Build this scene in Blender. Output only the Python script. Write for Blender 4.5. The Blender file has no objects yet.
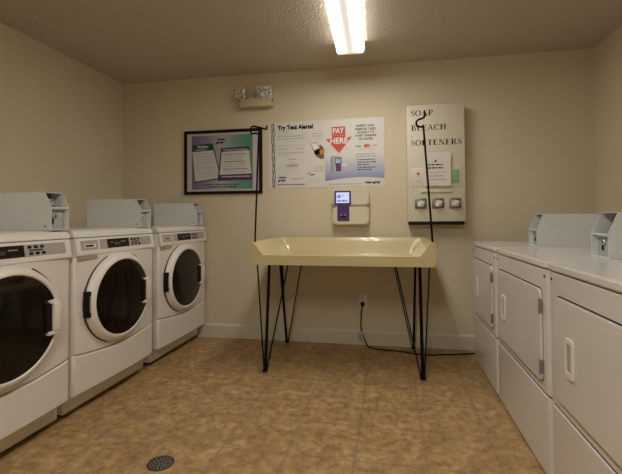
import bpy, bmesh, math, random
from mathutils import Vector, Matrix
random.seed(7)
scene = bpy.context.scene
COL = scene.collection
PI = math.pi

# ------------------------------------------------------------------ materials
def principled(name, col, rough=.5, metal=0., spec=.5, coat=0.):
    m = bpy.data.materials.new(name); m.use_nodes = True
    b = m.node_tree.nodes['Principled BSDF']
    b.inputs['Base Color'].default_value = (*col, 1)
    b.inputs['Roughness'].default_value = rough
    b.inputs['Metallic'].default_value = metal
    b.inputs['Specular IOR Level'].default_value = spec
    b.inputs['Coat Weight'].default_value = coat
    return m

def noisy(name, c1, c2, scale=30, rough=.5, bump=0., bscale=120, detail=3, spec=.5, metal=0., coat=0., dist=.002):
    m = principled(name, c1, rough, metal, spec, coat)
    nt = m.node_tree; b = nt.nodes['Principled BSDF']
    tc = nt.nodes.new('ShaderNodeTexCoord')
    n = nt.nodes.new('ShaderNodeTexNoise'); n.inputs['Scale'].default_value = scale; n.inputs['Detail'].default_value = detail
    nt.links.new(tc.outputs['Object'], n.inputs['Vector'])
    r = nt.nodes.new('ShaderNodeValToRGB')
    r.color_ramp.elements[0].position = .35; r.color_ramp.elements[1].position = .65
    r.color_ramp.elements[0].color = (*c1, 1); r.color_ramp.elements[1].color = (*c2, 1)
    nt.links.new(n.outputs['Fac'], r.inputs['Fac'])
    nt.links.new(r.outputs['Color'], b.inputs['Base Color'])
    if bump:
        n2 = nt.nodes.new('ShaderNodeTexNoise'); n2.inputs['Scale'].default_value = bscale; n2.inputs['Detail'].default_value = 3
        nt.links.new(tc.outputs['Object'], n2.inputs['Vector'])
        bp = nt.nodes.new('ShaderNodeBump'); bp.inputs['Strength'].default_value = bump; bp.inputs['Distance'].default_value = dist
        nt.links.new(n2.outputs['Fac'], bp.inputs['Height']); nt.links.new(bp.outputs['Normal'], b.inputs['Normal'])
    return m

def emissive(name, col, strength):
    m = principled(name, (.02, .02, .02), .3)
    b = m.node_tree.nodes['Principled BSDF']
    b.inputs['Emission Color'].default_value = (*col, 1); b.inputs['Emission Strength'].default_value = strength
    return m

TILE, TX, TY = .3194, .1513, 2.203
def floor_material():
    m = principled('vinyl_floor', (.3, .2, .1), .42, spec=.35)
    nt = m.node_tree; b = nt.nodes['Principled BSDF']; L = nt.links.new
    tc = nt.nodes.new('ShaderNodeTexCoord')
    sep = nt.nodes.new('ShaderNodeSeparateXYZ'); L(tc.outputs['Object'], sep.inputs[0])
    def math_(op, a, bb=None):
        n = nt.nodes.new('ShaderNodeMath'); n.operation = op
        for i, v in enumerate((a, bb)):
            if v is None: continue
            if isinstance(v, (int, float)): n.inputs[i].default_value = v
            else: L(v, n.inputs[i])
        return n.outputs[0]
    wob = nt.nodes.new('ShaderNodeTexNoise'); wob.inputs['Scale'].default_value = 60; wob.inputs['Detail'].default_value = 2
    L(tc.outputs['Object'], wob.inputs['Vector'])
    def line(c, off):
        t = math_('DIVIDE', math_('SUBTRACT', c, off), TILE)
        fr = math_('FRACT', math_('ADD', t, 100.5))
        d = math_('ABSOLUTE', math_('SUBTRACT', fr, .5))
        d = math_('ADD', d, math_('MULTIPLY', math_('SUBTRACT', wob.outputs['Fac'], .5), .02))
        return d
    d = math_('MINIMUM', line(sep.outputs[0], TX), line(sep.outputs[1], TY))
    mr = nt.nodes.new('ShaderNodeMapRange'); mr.inputs['From Min'].default_value = .012; mr.inputs['From Max'].default_value = .028
    L(d, mr.inputs['Value'])                     # 0 on the joint, 1 on the tile
    n1 = nt.nodes.new('ShaderNodeTexNoise'); n1.inputs['Scale'].default_value = 7; n1.inputs['Detail'].default_value = 7; n1.inputs['Roughness'].default_value = .68; n1.inputs['Distortion'].default_value = .8
    L(tc.outputs['Object'], n1.inputs['Vector'])
    r = nt.nodes.new('ShaderNodeValToRGB'); e = r.color_ramp.elements
    e[0].position = .30; e[0].color = (.335, .205, .088, 1)
    e[1].position = .72; e[1].color = (.59, .412, .222, 1)
    k = e.new(.44); k.color = (.41, .258, .117, 1)
    k = e.new(.56); k.color = (.48, .312, .138, 1)
    L(n1.outputs['Fac'], r.inputs['Fac'])
    n2 = nt.nodes.new('ShaderNodeTexNoise'); n2.inputs['Scale'].default_value = 21; n2.inputs['Detail'].default_value = 6; n2.inputs['Roughness'].default_value = .7
    L(tc.outputs['Object'], n2.inputs['Vector'])
    r2 = nt.nodes.new('ShaderNodeValToRGB'); r2.color_ramp.elements[0].position = .32; r2.color_ramp.elements[1].position = .60
    r2.color_ramp.elements[0].color = (.50, .48, .45, 1); r2.color_ramp.elements[1].color = (1.08, 1.06, 1.02, 1)
    L(n2.outputs['Fac'], r2.inputs['Fac'])
    mx = nt.nodes.new('ShaderNodeMix'); mx.data_type = 'RGBA'; mx.blend_type = 'MULTIPLY'; mx.inputs['Factor'].default_value = 1
    L(r.outputs['Color'], mx.inputs['A']); L(r2.outputs['Color'], mx.inputs['B'])
    jt = nt.nodes.new('ShaderNodeMix'); jt.data_type = 'RGBA'
    jt.inputs['A'].default_value = (.235, .175, .105, 1)
    fade = nt.nodes.new('ShaderNodeMapRange'); fade.inputs['To Min'].default_value = .48; fade.inputs['To Max'].default_value = 1
    L(mr.outputs[0], fade.inputs['Value'])
    L(fade.outputs[0], jt.inputs['Factor']); L(mx.outputs['Result'], jt.inputs['B'])
    L(jt.outputs['Result'], b.inputs['Base Color'])
    bp = nt.nodes.new('ShaderNodeBump'); bp.inputs['Strength'].default_value = .25; bp.inputs['Distance'].default_value = .002
    L(mr.outputs[0], bp.inputs['Height']); L(bp.outputs['Normal'], b.inputs['Normal'])
    return m

def lens_material(LAMP):
    """acrylic lens lit from inside by two tubes: brighter over each tube, dimmer between them"""
    m = principled('lit_acrylic', (.8, .78, .72), .4)
    nt = m.node_tree; b = nt.nodes['Principled BSDF']; L = nt.links.new
    tc = nt.nodes.new('ShaderNodeTexCoord'); sep = nt.nodes.new('ShaderNodeSeparateXYZ'); L(tc.outputs['Object'], sep.inputs[0])
    a = nt.nodes.new('ShaderNodeMath'); a.operation = 'ABSOLUTE'; L(sep.outputs[0], a.inputs[0])
    r = nt.nodes.new('ShaderNodeValToRGB'); r.color_ramp.interpolation = 'EASE'; e = r.color_ramp.elements
    dv = nt.nodes.new('ShaderNodeMath'); dv.operation = 'DIVIDE'; dv.inputs[1].default_value = .11; L(a.outputs[0], dv.inputs[0])
    L(dv.outputs[0], r.inputs['Fac'])
    e[0].position = .10; e[0].color = (.012,) * 3 + (1,); e[1].position = .97; e[1].color = (.035,) * 3 + (1,)
    for p, v in ((.30, .026), (.50, 1.), (.78, 1.), (.90, .15)):
        k = e.new(p); k.color = (v, v, v, 1)
    mr = nt.nodes.new('ShaderNodeMath'); mr.operation = 'MULTIPLY'; mr.inputs[1].default_value = LAMP; L(r.outputs['Color'], mr.inputs[0])
    b.inputs['Emission Color'].default_value = (1.0, .975, .93, 1)
    L(mr.outputs[0], b.inputs['Emission Strength'])
    return m

LAMP = 13.0
WALL = noisy('beige_wall_paint', (.605, .53, .378), (.63, .552, .396), 3, .75, .25, 220, spec=.25)
CEIL = noisy('popcorn_ceiling', (.53, .465, .38), (.59, .52, .425), 90, .9, 1.0, 75, 4, spec=.1, dist=.012)
TRIM = noisy('baseboard_paint', (.56, .52, .40), (.60, .55, .43), 6, .5)
FLOOR = floor_material()
ENAMEL = noisy('warm_white_enamel', (.72, .665, .605), (.735, .68, .615), 4, .28, coat=.2)
ENAMEL2 = noisy('dryer_white_enamel', (.69, .65, .605), (.705, .665, .615), 4, .20, coat=.3)
KICK = noisy('kick_plate_white', (.70, .68, .57), (.74, .71, .60), 5, .45)
RING = noisy('ivory_plastic', (.74, .69, .61), (.76, .71, .63), 5, .32)
GLASS = principled('dark_door_glass', (.008, .0055, .004), .06, spec=.35)
BLACK = principled('black_plastic', (.007, .0065, .0065), .45, spec=.18)
DARK_SEAM = principled('dark_seam', (.03, .027, .025), .8)
HINGE = principled('dull_hinge_steel', (.20, .19, .17), .45, .3)
CUP = principled('grey_green_cup', (.36, .37, .29), .5)
SEAM = principled('grey_seam', (.12, .11, .10), .8)
GREYPAN = noisy('console_grey', (.36, .335, .29), (.39, .36, .31), 60, .45)
DARKRED = principled('display_window', (.012, .004, .004), .2, spec=.25)
LCD = emissive('green_digits', (.05, .22, .13), .02)
TAN = principled('tan_drawer_pull', (.34, .29, .21), .5)  # tan grey, with the shadow on the drawer pull in the colour
BOXPAINT = noisy('blue_grey_paint', (.64, .66, .645), (.665, .685, .665), 8, .42)
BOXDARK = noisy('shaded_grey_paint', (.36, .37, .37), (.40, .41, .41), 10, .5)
BOXIN = noisy('bare_metal_inside', (.20, .19, .165), (.34, .32, .27), 40, .45, metal=.4)
STEEL = noisy('brushed_steel', (.50, .48, .45), (.62, .60, .56), 30, .3, metal=.9)
CREAM = noisy('cream_laminate', (.56, .465, .245), (.59, .49, .262), 5, .30, coat=.3)
ROD = principled('black_iron', (.004, .004, .0045), .55, spec=.10)
RUBBER = principled('black_rubber', (.006, .006, .006), .6, spec=.15)
WHITEPL = noisy('white_plastic', (.70, .67, .60), (.73, .70, .63), 6, .4)
READER = noisy('ivory_reader_plastic', (.60, .54, .41), (.63, .565, .43), 6, .38)
PURPLE = principled('purple_plastic', (.060, .022, .130), .35)
SCREEN = emissive('lit_screen', (.60, .66, 1.0), .27)
SCREENINK = principled('screen_ink', (.03, .03, .10), .4)
PAPER = noisy('poster_paper', (.63, .60, .54), (.66, .63, .565), 10, .45)
MAT_ = noisy('mat_board', (.46, .44, .40), (.48, .46, .42), 10, .6)  # mat colour also darkened for glass over the frame
INK = principled('black_ink', (.006, .005, .007), .7, spec=.05)
GREYINK = principled('grey_ink', (.30, .30, .30), .6)
LIGHTINK = principled('light_grey_ink', (.46, .45, .44), .6)
TEAL = principled('teal_ink', (.02, .085, .10), .5)
BLUEINK = principled('blue_ink', (.025, .045, .10), .5)
REDINK = principled('red_ink', (.58, .060, .030), .45)
ORANGE = principled('orange_ink', (.60, .20, .05), .5)
BROWN = principled('brown_ink', (.16, .085, .04), .5)
GREEN = principled('green_ink', (.006, .05, .032), .5)
PLUM = principled('plum_ink', (.045, .012, .040), .5)
LAVPLUM = principled('violet_ink', (.09, .03, .11), .5)
WHITEINK = principled('white_ink', (.72, .71, .69), .5)
GLASSDIM = principled('glass_dimmed_paper', (.54, .53, .49), .5)  # white paper darkened in its colour as if behind glass
FRAMEW = noisy('dark_cherry_frame', (.009, .004, .004), (.014, .006, .005), 20, .45, spec=.15)
BOXWHITE = noisy('dispenser_paint', (.61, .56, .43), (.63, .58, .45), 5, .5)
DARKSTEEL = noisy('worn_steel', (.14, .13, .12), (.26, .25, .23), 30, .4, metal=.7)
CHROME = noisy('chrome', (.80, .79, .77), (.88, .87, .85), 40, .32, metal=1)
LAMPGLASS = noisy('faceted_lamp_lens', (.16, .15, .14), (.90, .88, .85), 42, .15, .9, 110, dist=.01)  # dark-to-bright noise paints sparkle of the facets into the colour
EMBODY = noisy('yellowed_plastic', (.50, .43, .27), (.53, .455, .29), 6, .45)
CLEAR = noisy('clear_plastic_wrap', (.48, .47, .42), (.66, .65, .60), 60, .2)
DRAIN = noisy('tarnished_iron', (.060, .052, .045), (.11, .10, .085), 60, .45, metal=.5)
DRAINB = noisy('worn_metal', (.22, .20, .17), (.30, .27, .23), 60, .4, metal=.6)
PACKG = principled('green_packet', (.20, .38, .16), .4)
PACKW = principled('white_packet', (.62, .60, .60), .4)
FIXWHITE = noisy('fixture_white', (.70, .66, .56), (.72, .68, .58), 6, .45)
LENS = lens_material(LAMP)
CAPGLOW = principled('translucent_end_cap', (.6, .52, .38), .5)
CAPGLOW.node_tree.nodes['Principled BSDF'].inputs['Emission Color'].default_value = (1, .78, .46, 1)
CAPGLOW.node_tree.nodes['Principled BSDF'].inputs['Emission Strength'].default_value = .13
LENS_FILL = lens_material(LAMP * 2.2)  # stronger lens for the added fixture behind the camera

def gradient(name, stops, axis, lo, hi, rough=.45):
    """printed colour ramp along an object axis"""
    m = principled(name, (.5, .5, .5), rough); nt = m.node_tree; b = nt.nodes['Principled BSDF']; L = nt.links.new
    tc = nt.nodes.new('ShaderNodeTexCoord'); sep = nt.nodes.new('ShaderNodeSeparateXYZ'); L(tc.outputs['Object'], sep.inputs[0])
    mr = nt.nodes.new('ShaderNodeMapRange'); mr.inputs['From Min'].default_value = lo; mr.inputs['From Max'].default_value = hi
    L(sep.outputs[axis], mr.inputs['Value'])
    r = nt.nodes.new('ShaderNodeValToRGB'); e = r.color_ramp.elements
    e[0].position, e[0].color = stops[0][0], (*stops[0][1], 1); e[1].position, e[1].color = stops[-1][0], (*stops[-1][1], 1)
    for p, c in stops[1:-1]:
        k = e.new(p); k.color = (*c, 1)
    L(mr.outputs[0], r.inputs['Fac']); L(r.outputs['Color'], b.inputs['Base Color'])
    return m

# ------------------------------------------------------------------ mesh builder
class MB:
    def __init__(s): s.v = []; s.f = []; s.m = []; s.mats = []
    def mi(s, mat):
        if mat not in s.mats: s.mats.append(mat)
        return s.mats.index(mat)
    def add(s, vs, fs, mat):
        o = len(s.v); s.v += [tuple(v) for v in vs]; i = s.mi(mat)
        for f in fs: s.f.append([a + o for a in f]); s.m.append(i)
        return s
    def from_bm(s, bm, mat):
        bm.verts.index_update()
        vs = [v.co.copy() for v in bm.verts]; fs = [[v.index for v in f.verts] for f in bm.faces]
        bm.free(); return s.add(vs, fs, mat)
    def box(s, x0, x1, y0, y1, z0, z1, mat, bev=0., seg=2):
        bm = bmesh.new(); bmesh.ops.create_cube(bm, size=1)
        for v in bm.verts:
            v.co = Vector(((x0 + x1) / 2 + v.co.x * (x1 - x0), (y0 + y1) / 2 + v.co.y * (y1 - y0), (z0 + z1) / 2 + v.co.z * (z1 - z0)))
        if bev: bmesh.ops.bevel(bm, geom=bm.edges[:], offset=bev, segments=seg, affect='EDGES', profile=.5)
        return s.from_bm(bm, mat)
    def prism(s, prof, axis, a, b, mat, bev=0.):
        """profile = list of 2d points on the other two axes (in xyz order), extruded along axis"""
        def p3(u, v, w):
            return {0: (w, u, v), 1: (u, w, v), 2: (u, v, w)}[axis]
        bm = bmesh.new()
        A = [bm.verts.new(p3(u, v, a)) for u, v in prof]; B = [bm.verts.new(p3(u, v, b)) for u, v in prof]
        n = len(prof)
        bm.faces.new(A); bm.faces.new(B[::-1])
        for i in range(n): bm.faces.new((A[i], B[i], B[(i + 1) % n], A[(i + 1) % n]))
        bmesh.ops.recalc_face_normals(bm, faces=bm.faces)
        if bev: bmesh.ops.bevel(bm, geom=bm.edges[:], offset=bev, segments=2, affect='EDGES')
        return s.from_bm(bm, mat)
    def lathe(s, prof, axis, c, mat, n=48, closed=False):
        """prof = list of (radius, height along axis) ; c = centre"""
        vs = []; fs = []
        for r, h in prof:
            for i in range(n):
                t = 2 * PI * i / n; u, v = r * math.cos(t), r * math.sin(t)
                p = {0: (h, u, v), 1: (u, h, v), 2: (u, v, h)}[axis]
                vs.append((p[0] + c[0], p[1] + c[1], p[2] + c[2]))
        k = len(prof)
        for j in range(k - 1 if not closed else k):
            for i in range(n):
                a, b = j * n + i, j * n + (i + 1) % n; j2 = (j + 1) % k
                fs.append((a, b, j2 * n + (i + 1) % n, j2 * n + i))
        if not closed:
            fs.append(tuple(range(n - 1, -1, -1))); fs.append(tuple((k - 1) * n + i for i in range(n)))
        bm = bmesh.new(); V = [bm.verts.new(v) for v in vs]
        for f in fs:
            try: bm.faces.new([V[i] for i in f])
            except ValueError: pass
        bmesh.ops.recalc_face_normals(bm, faces=bm.faces)
        return s.from_bm(bm, mat)
    def tube(s, pts, r, mat, n=10):
        pts = [Vector(p) for p in pts]; vs = []; fs = []
        t0 = (pts[1] - pts[0]).normalized()
        up = Vector((0, 0, 1)) if abs(t0.z) < .9 else Vector((1, 0, 0))
        nrm = t0.cross(up).normalized()
        for i, p in enumerate(pts):
            t = ((pts[min(i + 1, len(pts) - 1)] - p).normalized() + (p - pts[max(i - 1, 0)]).normalized())
            t = t.normalized() if t.length > 1e-6 else t0
            nrm = (nrm - t * nrm.dot(t)).normalized(); bi = t.cross(nrm)
            for k in range(n):
                a = 2 * PI * k / n; vs.append(p + (nrm * math.cos(a) + bi * math.sin(a)) * r)
        for i in range(len(pts) - 1):
            for k in range(n): fs.append((i * n + k, i * n + (k + 1) % n, (i + 1) * n + (k + 1) % n, (i + 1) * n + k))
        fs.append(tuple(range(n - 1, -1, -1))); fs.append(tuple((len(pts) - 1) * n + k for k in range(n)))
        return s.add(vs, fs, mat)
    def grid(s, P, mat):
        """P[i][j] points"""
        n, m = len(P), len(P[0])
        vs = [p for row in P for p in row]
        fs = [(i * m + j, i * m + j + 1, (i + 1) * m + j + 1, (i + 1) * m + j) for i in range(n - 1) for j in range(m - 1)]
        return s.add(vs, fs, mat)
    def build(s, name, parent=None, loc=(0, 0, 0), smooth=35, rotz=0.):
        if not s.v: return None
        me = bpy.data.meshes.new(name); me.from_pydata(s.v, [], s.f)
        for m in s.mats: me.materials.append(m)
        me.polygons.foreach_set('material_index', s.m)
        me.update(); me.validate()
        if smooth:
            me.polygons.foreach_set('use_smooth', [True] * len(me.polygons))
            me.set_sharp_from_angle(angle=math.radians(smooth))
        o = bpy.data.objects.new(name, me); COL.objects.link(o)
        o.location = loc; o.rotation_euler.z = rotz
        if parent: o.parent = parent
        return o

def catmull(pts, n=8):
    pts = [Vector(p) for p in pts]; out = []
    for i in range(len(pts) - 1):
        p0, p1, p2, p3 = pts[max(i - 1, 0)], pts[i], pts[i + 1], pts[min(i + 2, len(pts) - 1)]
        for k in range(n):
            t = k / n
            out.append(.5 * ((2 * p1) + (p2 - p0) * t + (2 * p0 - 5 * p1 + 4 * p2 - p3) * t * t + (3 * p1 - p0 - 3 * p2 + p3) * t ** 3))
    out.append(pts[-1]); return out

def rrect(x0, x1, y0, y1, r, n=6):
    out = []
    for cx, cy, a in ((x1 - r, y1 - r, 0), (x0 + r, y1 - r, 90), (x0 + r, y0 + r, 180), (x1 - r, y0 + r, 270)):
        for i in range(n + 1):
            t = math.radians(a + 90 * i / n); out.append((cx + r * math.cos(t), cy + r * math.sin(t)))
    return out

def thing(name, label, cat, loc=(0, 0, 0), group=None, rotz=0.):
    o = bpy.data.objects.new(name, None); COL.objects.link(o); o.location = loc; o.rotation_euler.z = rotz
    o.empty_display_size = .1
    return tag(o, label, cat, group)
def tag(o, label, cat, group=None):
    o['label'] = label; o['category'] = cat
    if group: o['group'] = group
    return o
def struct(o): o['kind'] = 'structure'; return o

# lettering -----------------------------------------------------------------
def text(mb, s, x, z, h, mat, y=0., width=None, bold=0., shear=0., spacing=1.):
    """sans lettering on a surface facing -Y; x,z = left end of the base line, h = capital height"""
    cu = bpy.data.curves.new('t', 'FONT'); cu.body = s; cu.size = 1.; cu.offset = bold; cu.shear = shear; cu.resolution_u = 3
    cu.space_character = spacing
    o = bpy.data.objects.new('t', cu); COL.objects.link(o)
    dg = bpy.context.evaluated_depsgraph_get(); dg.update()
    me = bpy.data.meshes.new_from_object(o.evaluated_get(dg))
    vs = [v.co.copy() for v in me.vertices]; fs = [list(p.vertices) for p in me.polygons]
    bpy.data.objects.remove(o); bpy.data.curves.remove(cu); bpy.data.meshes.remove(me)
    if not vs: return
    x0 = min(v.x for v in vs); x1 = max(v.x for v in vs); k = h / .69
    kx = width / (x1 - x0) if width else k
    mb.add([(x + (v.x - x0) * kx, y, z + v.y * k) for v in vs], fs, mat)

def quad(mb, pts, mat, y):
    mb.add([(p[0], y, p[1]) for p in pts], [tuple(range(len(pts)))[::-1]], mat)
def rect(mb, x0, x1, z0, z1, mat, y): quad(mb, [(x0, z1), (x1, z1), (x1, z0), (x0, z0)][::-1], mat, y)
def words(mb, x0, x1, z, h, mat, y, rnd, center=False):
    """a line of print too small to read"""
    x = x0
    while x < x1 - .004:
        w = min(rnd.uniform(.012, .034), x1 - x); rect(mb, x, x + w, z, z + h, mat, y); x += w + .006

class Print:
    """each printed line becomes a part of its own"""
    def __init__(s, parent): s.p = parent
    def text(s, *a, name='printed_line', **k): m = MB(); text(m, *a, **k); return m.build(name, s.p, smooth=0)
    def words(s, *a, **k):
        m = MB(); words(m, *a, **k)
        if m.v: return m.build('printed_line', s.p, smooth=0)
    def rect(s, *a, name='printed_block'): m = MB(); rect(m, *a); return m.build(name, s.p, smooth=0)
    def quad(s, *a, name='printed_block'): m = MB(); quad(m, *a); return m.build(name, s.p, smooth=0)

# roman capitals built from strokes
def serif_word(mb, word, x, z, h, mat, y, track=.10, xs=1.):
    TK, TN, SF = .175, .075, .06
    def seg(p, q, w0, w1=None):
        w1 = w0 if w1 is None else w1
        d = Vector((q[0] - p[0], q[1] - p[1])); n = Vector((-d.y, d.x)).normalized()
        out.append([(p[0] + n.x * w0 / 2, p[1] + n.y * w0 / 2), (q[0] + n.x * w1 / 2, q[1] + n.y * w1 / 2),
                    (q[0] - n.x * w1 / 2, q[1] - n.y * w1 / 2), (p[0] - n.x * w0 / 2, p[1] - n.y * w0 / 2)])
    def stem(cx, z0=0., z1=1., sb=True, st=True, w=TK):
        seg((cx, z0), (cx, z1), w)
        if sb: seg((cx - w / 2 - .07, SF / 2), (cx + w / 2 + .07, SF / 2), SF)
        if st: seg((cx - w / 2 - .07, 1 - SF / 2), (cx + w / 2 + .07, 1 - SF / 2), SF)
    def arc(cx, cz, rx, rz, a0, a1, wf, n=18):
        for i in range(n):
            t0 = math.radians(a0 + (a1 - a0) * i / n); t1 = math.radians(a0 + (a1 - a0) * (i + 1) / n)
            def w(t): return TN + (wf - TN) * abs(math.cos(t)) ** 1.3
            seg((cx + rx * math.cos(t0), cz + rz * math.sin(t0)), (cx + rx * math.cos(t1), cz + rz * math.sin(t1)), w(t0), w(t1))
    for ch in word:
        out = []; adv = .7
        if ch == 'O': arc(.38, .5, .32, .49, 0, 360, .15, 28); adv = .76
        elif ch == 'C':
            arc(.40, .5, .33, .49, 40, 320, .15, 24); seg((.66, .98), (.66, .70), .035, .05); adv = .74
        elif ch == 'S':
            P = [(.44, .78), (.36, .94), (.24, .975), (.10, .88), (.08, .74), (.20, .60), (.34, .48), (.45, .34), (.44, .16), (.30, .03), (.17, .035), (.06, .20)]
            W = [.04, .05, .05, .09, .11, .14, .15, .13, .10, .05, .05, .04]
            C = catmull([(a, b, 0) for a, b in P], 4)
            for i in range(len(C) - 1):
                a, b = i / 4, (i + 1) / 4
                wa = W[int(a)] + (W[min(int(a) + 1, 11)] - W[int(a)]) * (a % 1); wb = W[min(int(b), 11)] + (W[min(int(b) + 1, 11)] - W[min(int(b), 11)]) * (b % 1)
                seg(C[i], C[i + 1], wa, wb)
            seg((.455, .99), (.455, .72), .03, .045); seg((.05, .01), (.05, .28), .03, .045); adv = .52
        elif ch == 'A':
            seg((.10, 0), (.37, 1), .05); seg((.66, 0), (.37, 1), .14, .12); seg((.19, .34), (.56, .34), .045)
            seg((.0, SF / 2), (.21, SF / 2), SF); seg((.53, SF / 2), (.79, SF / 2), SF); adv = .78
        elif ch == 'P':
            stem(.16); seg((.16, .975), (.36, .975), .05); seg((.16, .47), (.36, .47), .05); arc(.36, .7225, .20, .2525, -90, 90, .14, 14); adv = .62
        elif ch == 'R':
            stem(.16); seg((.16, .975), (.36, .975), .05); seg((.16, .50), (.36, .50), .05); arc(.36, .7375, .19, .2375, -90, 90, .14, 14)
            seg((.34, .50), (.64, .0), .10, .15); seg((.58, SF / 2), (.76, SF / 2), SF); adv = .74
        elif ch == 'B':
            stem(.16); seg((.16, .975), (.35, .975), .05); seg((.16, .52), (.37, .52), .05); seg((.16, .025), (.37, .025), .05)
            arc(.34, .7475, .18, .2275, -90, 90, .13, 14); arc(.37, .2725, .21, .2475, -90, 90, .145, 14); adv = .68
        elif ch in 'LEFT':
            if ch == 'T':
                stem(.34, st=False); seg((.03, .97), (.65, .97), .06); seg((.045, 1), (.045, .74), .04, .03); seg((.635, 1), (.635, .74), .04, .03); adv = .66
            else:
                stem(.16)
                if ch in 'EF':
                    seg((.16, .97), (.56, .97), .06); seg((.545, 1), (.545, .76), .04, .03); seg((.16, .52), (.44, .52), .05); seg((.44, .63), (.44, .41), .035)
                if ch in 'EL':
                    seg((.16, .03), (.60, .03), .06); seg((.59, 0), (.59, .27), .04, .03)
                adv = .64
        elif ch == 'H':
            stem(.16); stem(.66); seg((.16, .51), (.66, .51), .05); adv = .84
        elif ch == 'N':
            stem(.15, w=.05); stem(.68, sb=False, w=.05); seg((.15, .98), (.68, .02), .14); adv = .82
        for q in out: quad(mb, [(x + a * h * xs, z + b * h) for a, b in q], mat, y)
        x += (adv + track) * h * xs
    return x

# ------------------------------------------------------------------ room
D, XL, XR, H = 3.625, -2.586, 1.615, 2.451
YN = -1.75                                                   # wall behind the camera
struct(MB().box(XL - .1, XR + .1, YN - .1, D + .1, -.1, 0, FLOOR).build('floor', smooth=0))
struct(MB().box(XL - .1, XR + .1, YN - .1, D + .1, H, H + .1, CEIL).build('ceiling', smooth=0))
struct(MB().box(XL - .1, XR + .1, D, D + .1, 0, H, WALL).build('wall_far', smooth=0))
struct(MB().box(XL - .1, XL, YN, D, 0, H, WALL).build('wall_left', smooth=0))
struct(MB().box(XR, XR + .1, YN, D, 0, H, WALL).build('wall_right', smooth=0))
struct(MB().box(XL - .1, XR + .1, YN - .1, YN, 0, H, WALL).build('wall_near', smooth=0))
bprof = [(0, 0), (-.014, 0), (-.014, .108), (-.008, .122), (0, .125)]
struct(MB().prism([(D + a, b) for a, b in bprof], 0, XL, XR, TRIM).build('baseboard_far', smooth=0))
struct(MB().prism([(XL - a, b) for a, b in bprof], 1, YN, D - .0145, TRIM).build('baseboard_left', smooth=0))
struct(MB().prism([(XR + a, b) for a, b in bprof], 1, YN, D - .0145, TRIM).build('baseboard_right', smooth=0))

# ------------------------------------------------------------------ ceiling light
def light_fixture(loc, rotz, label, length=1.22, lens=None):
    lens = lens or LENS
    t = thing('ceiling_light', label, 'ceiling light', loc, rotz=rotz)
    a, b = -length / 2, length / 2
    MB().box(-.100, .100, a, b, -.028, 0, FIXWHITE, .003).build('housing', t)
    prof = [(-.103, -.026), (-.104, -.066), (-.099, -.080), (-.090, -.086), (-.03, -.087), (0, -.086), (.03, -.087), (.090, -.086), (.099, -.080), (.104, -.066), (.103, -.026)]
    mb = MB(); P = [[(x, y, z) for x, z in prof] for y in (a + .028, b - .028)]
    mb.grid(P, lens).build('diffuser', t)
    for y0, y1 in ((a, a + .028), (b - .028, b)):
        MB().prism([(-.107, 0), (-.108, -.070), (-.102, -.085), (-.092, -.091), (.092, -.091), (.102, -.085), (.108, -.070), (.107, 0)], 1, y0, y1, CAPGLOW, .002).build('end_cap', t)
    return t
light_fixture((-.262, 3.125 - .61, H), math.radians(1.85), 'lit fluorescent wraparound light fixture on the textured ceiling')

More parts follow.
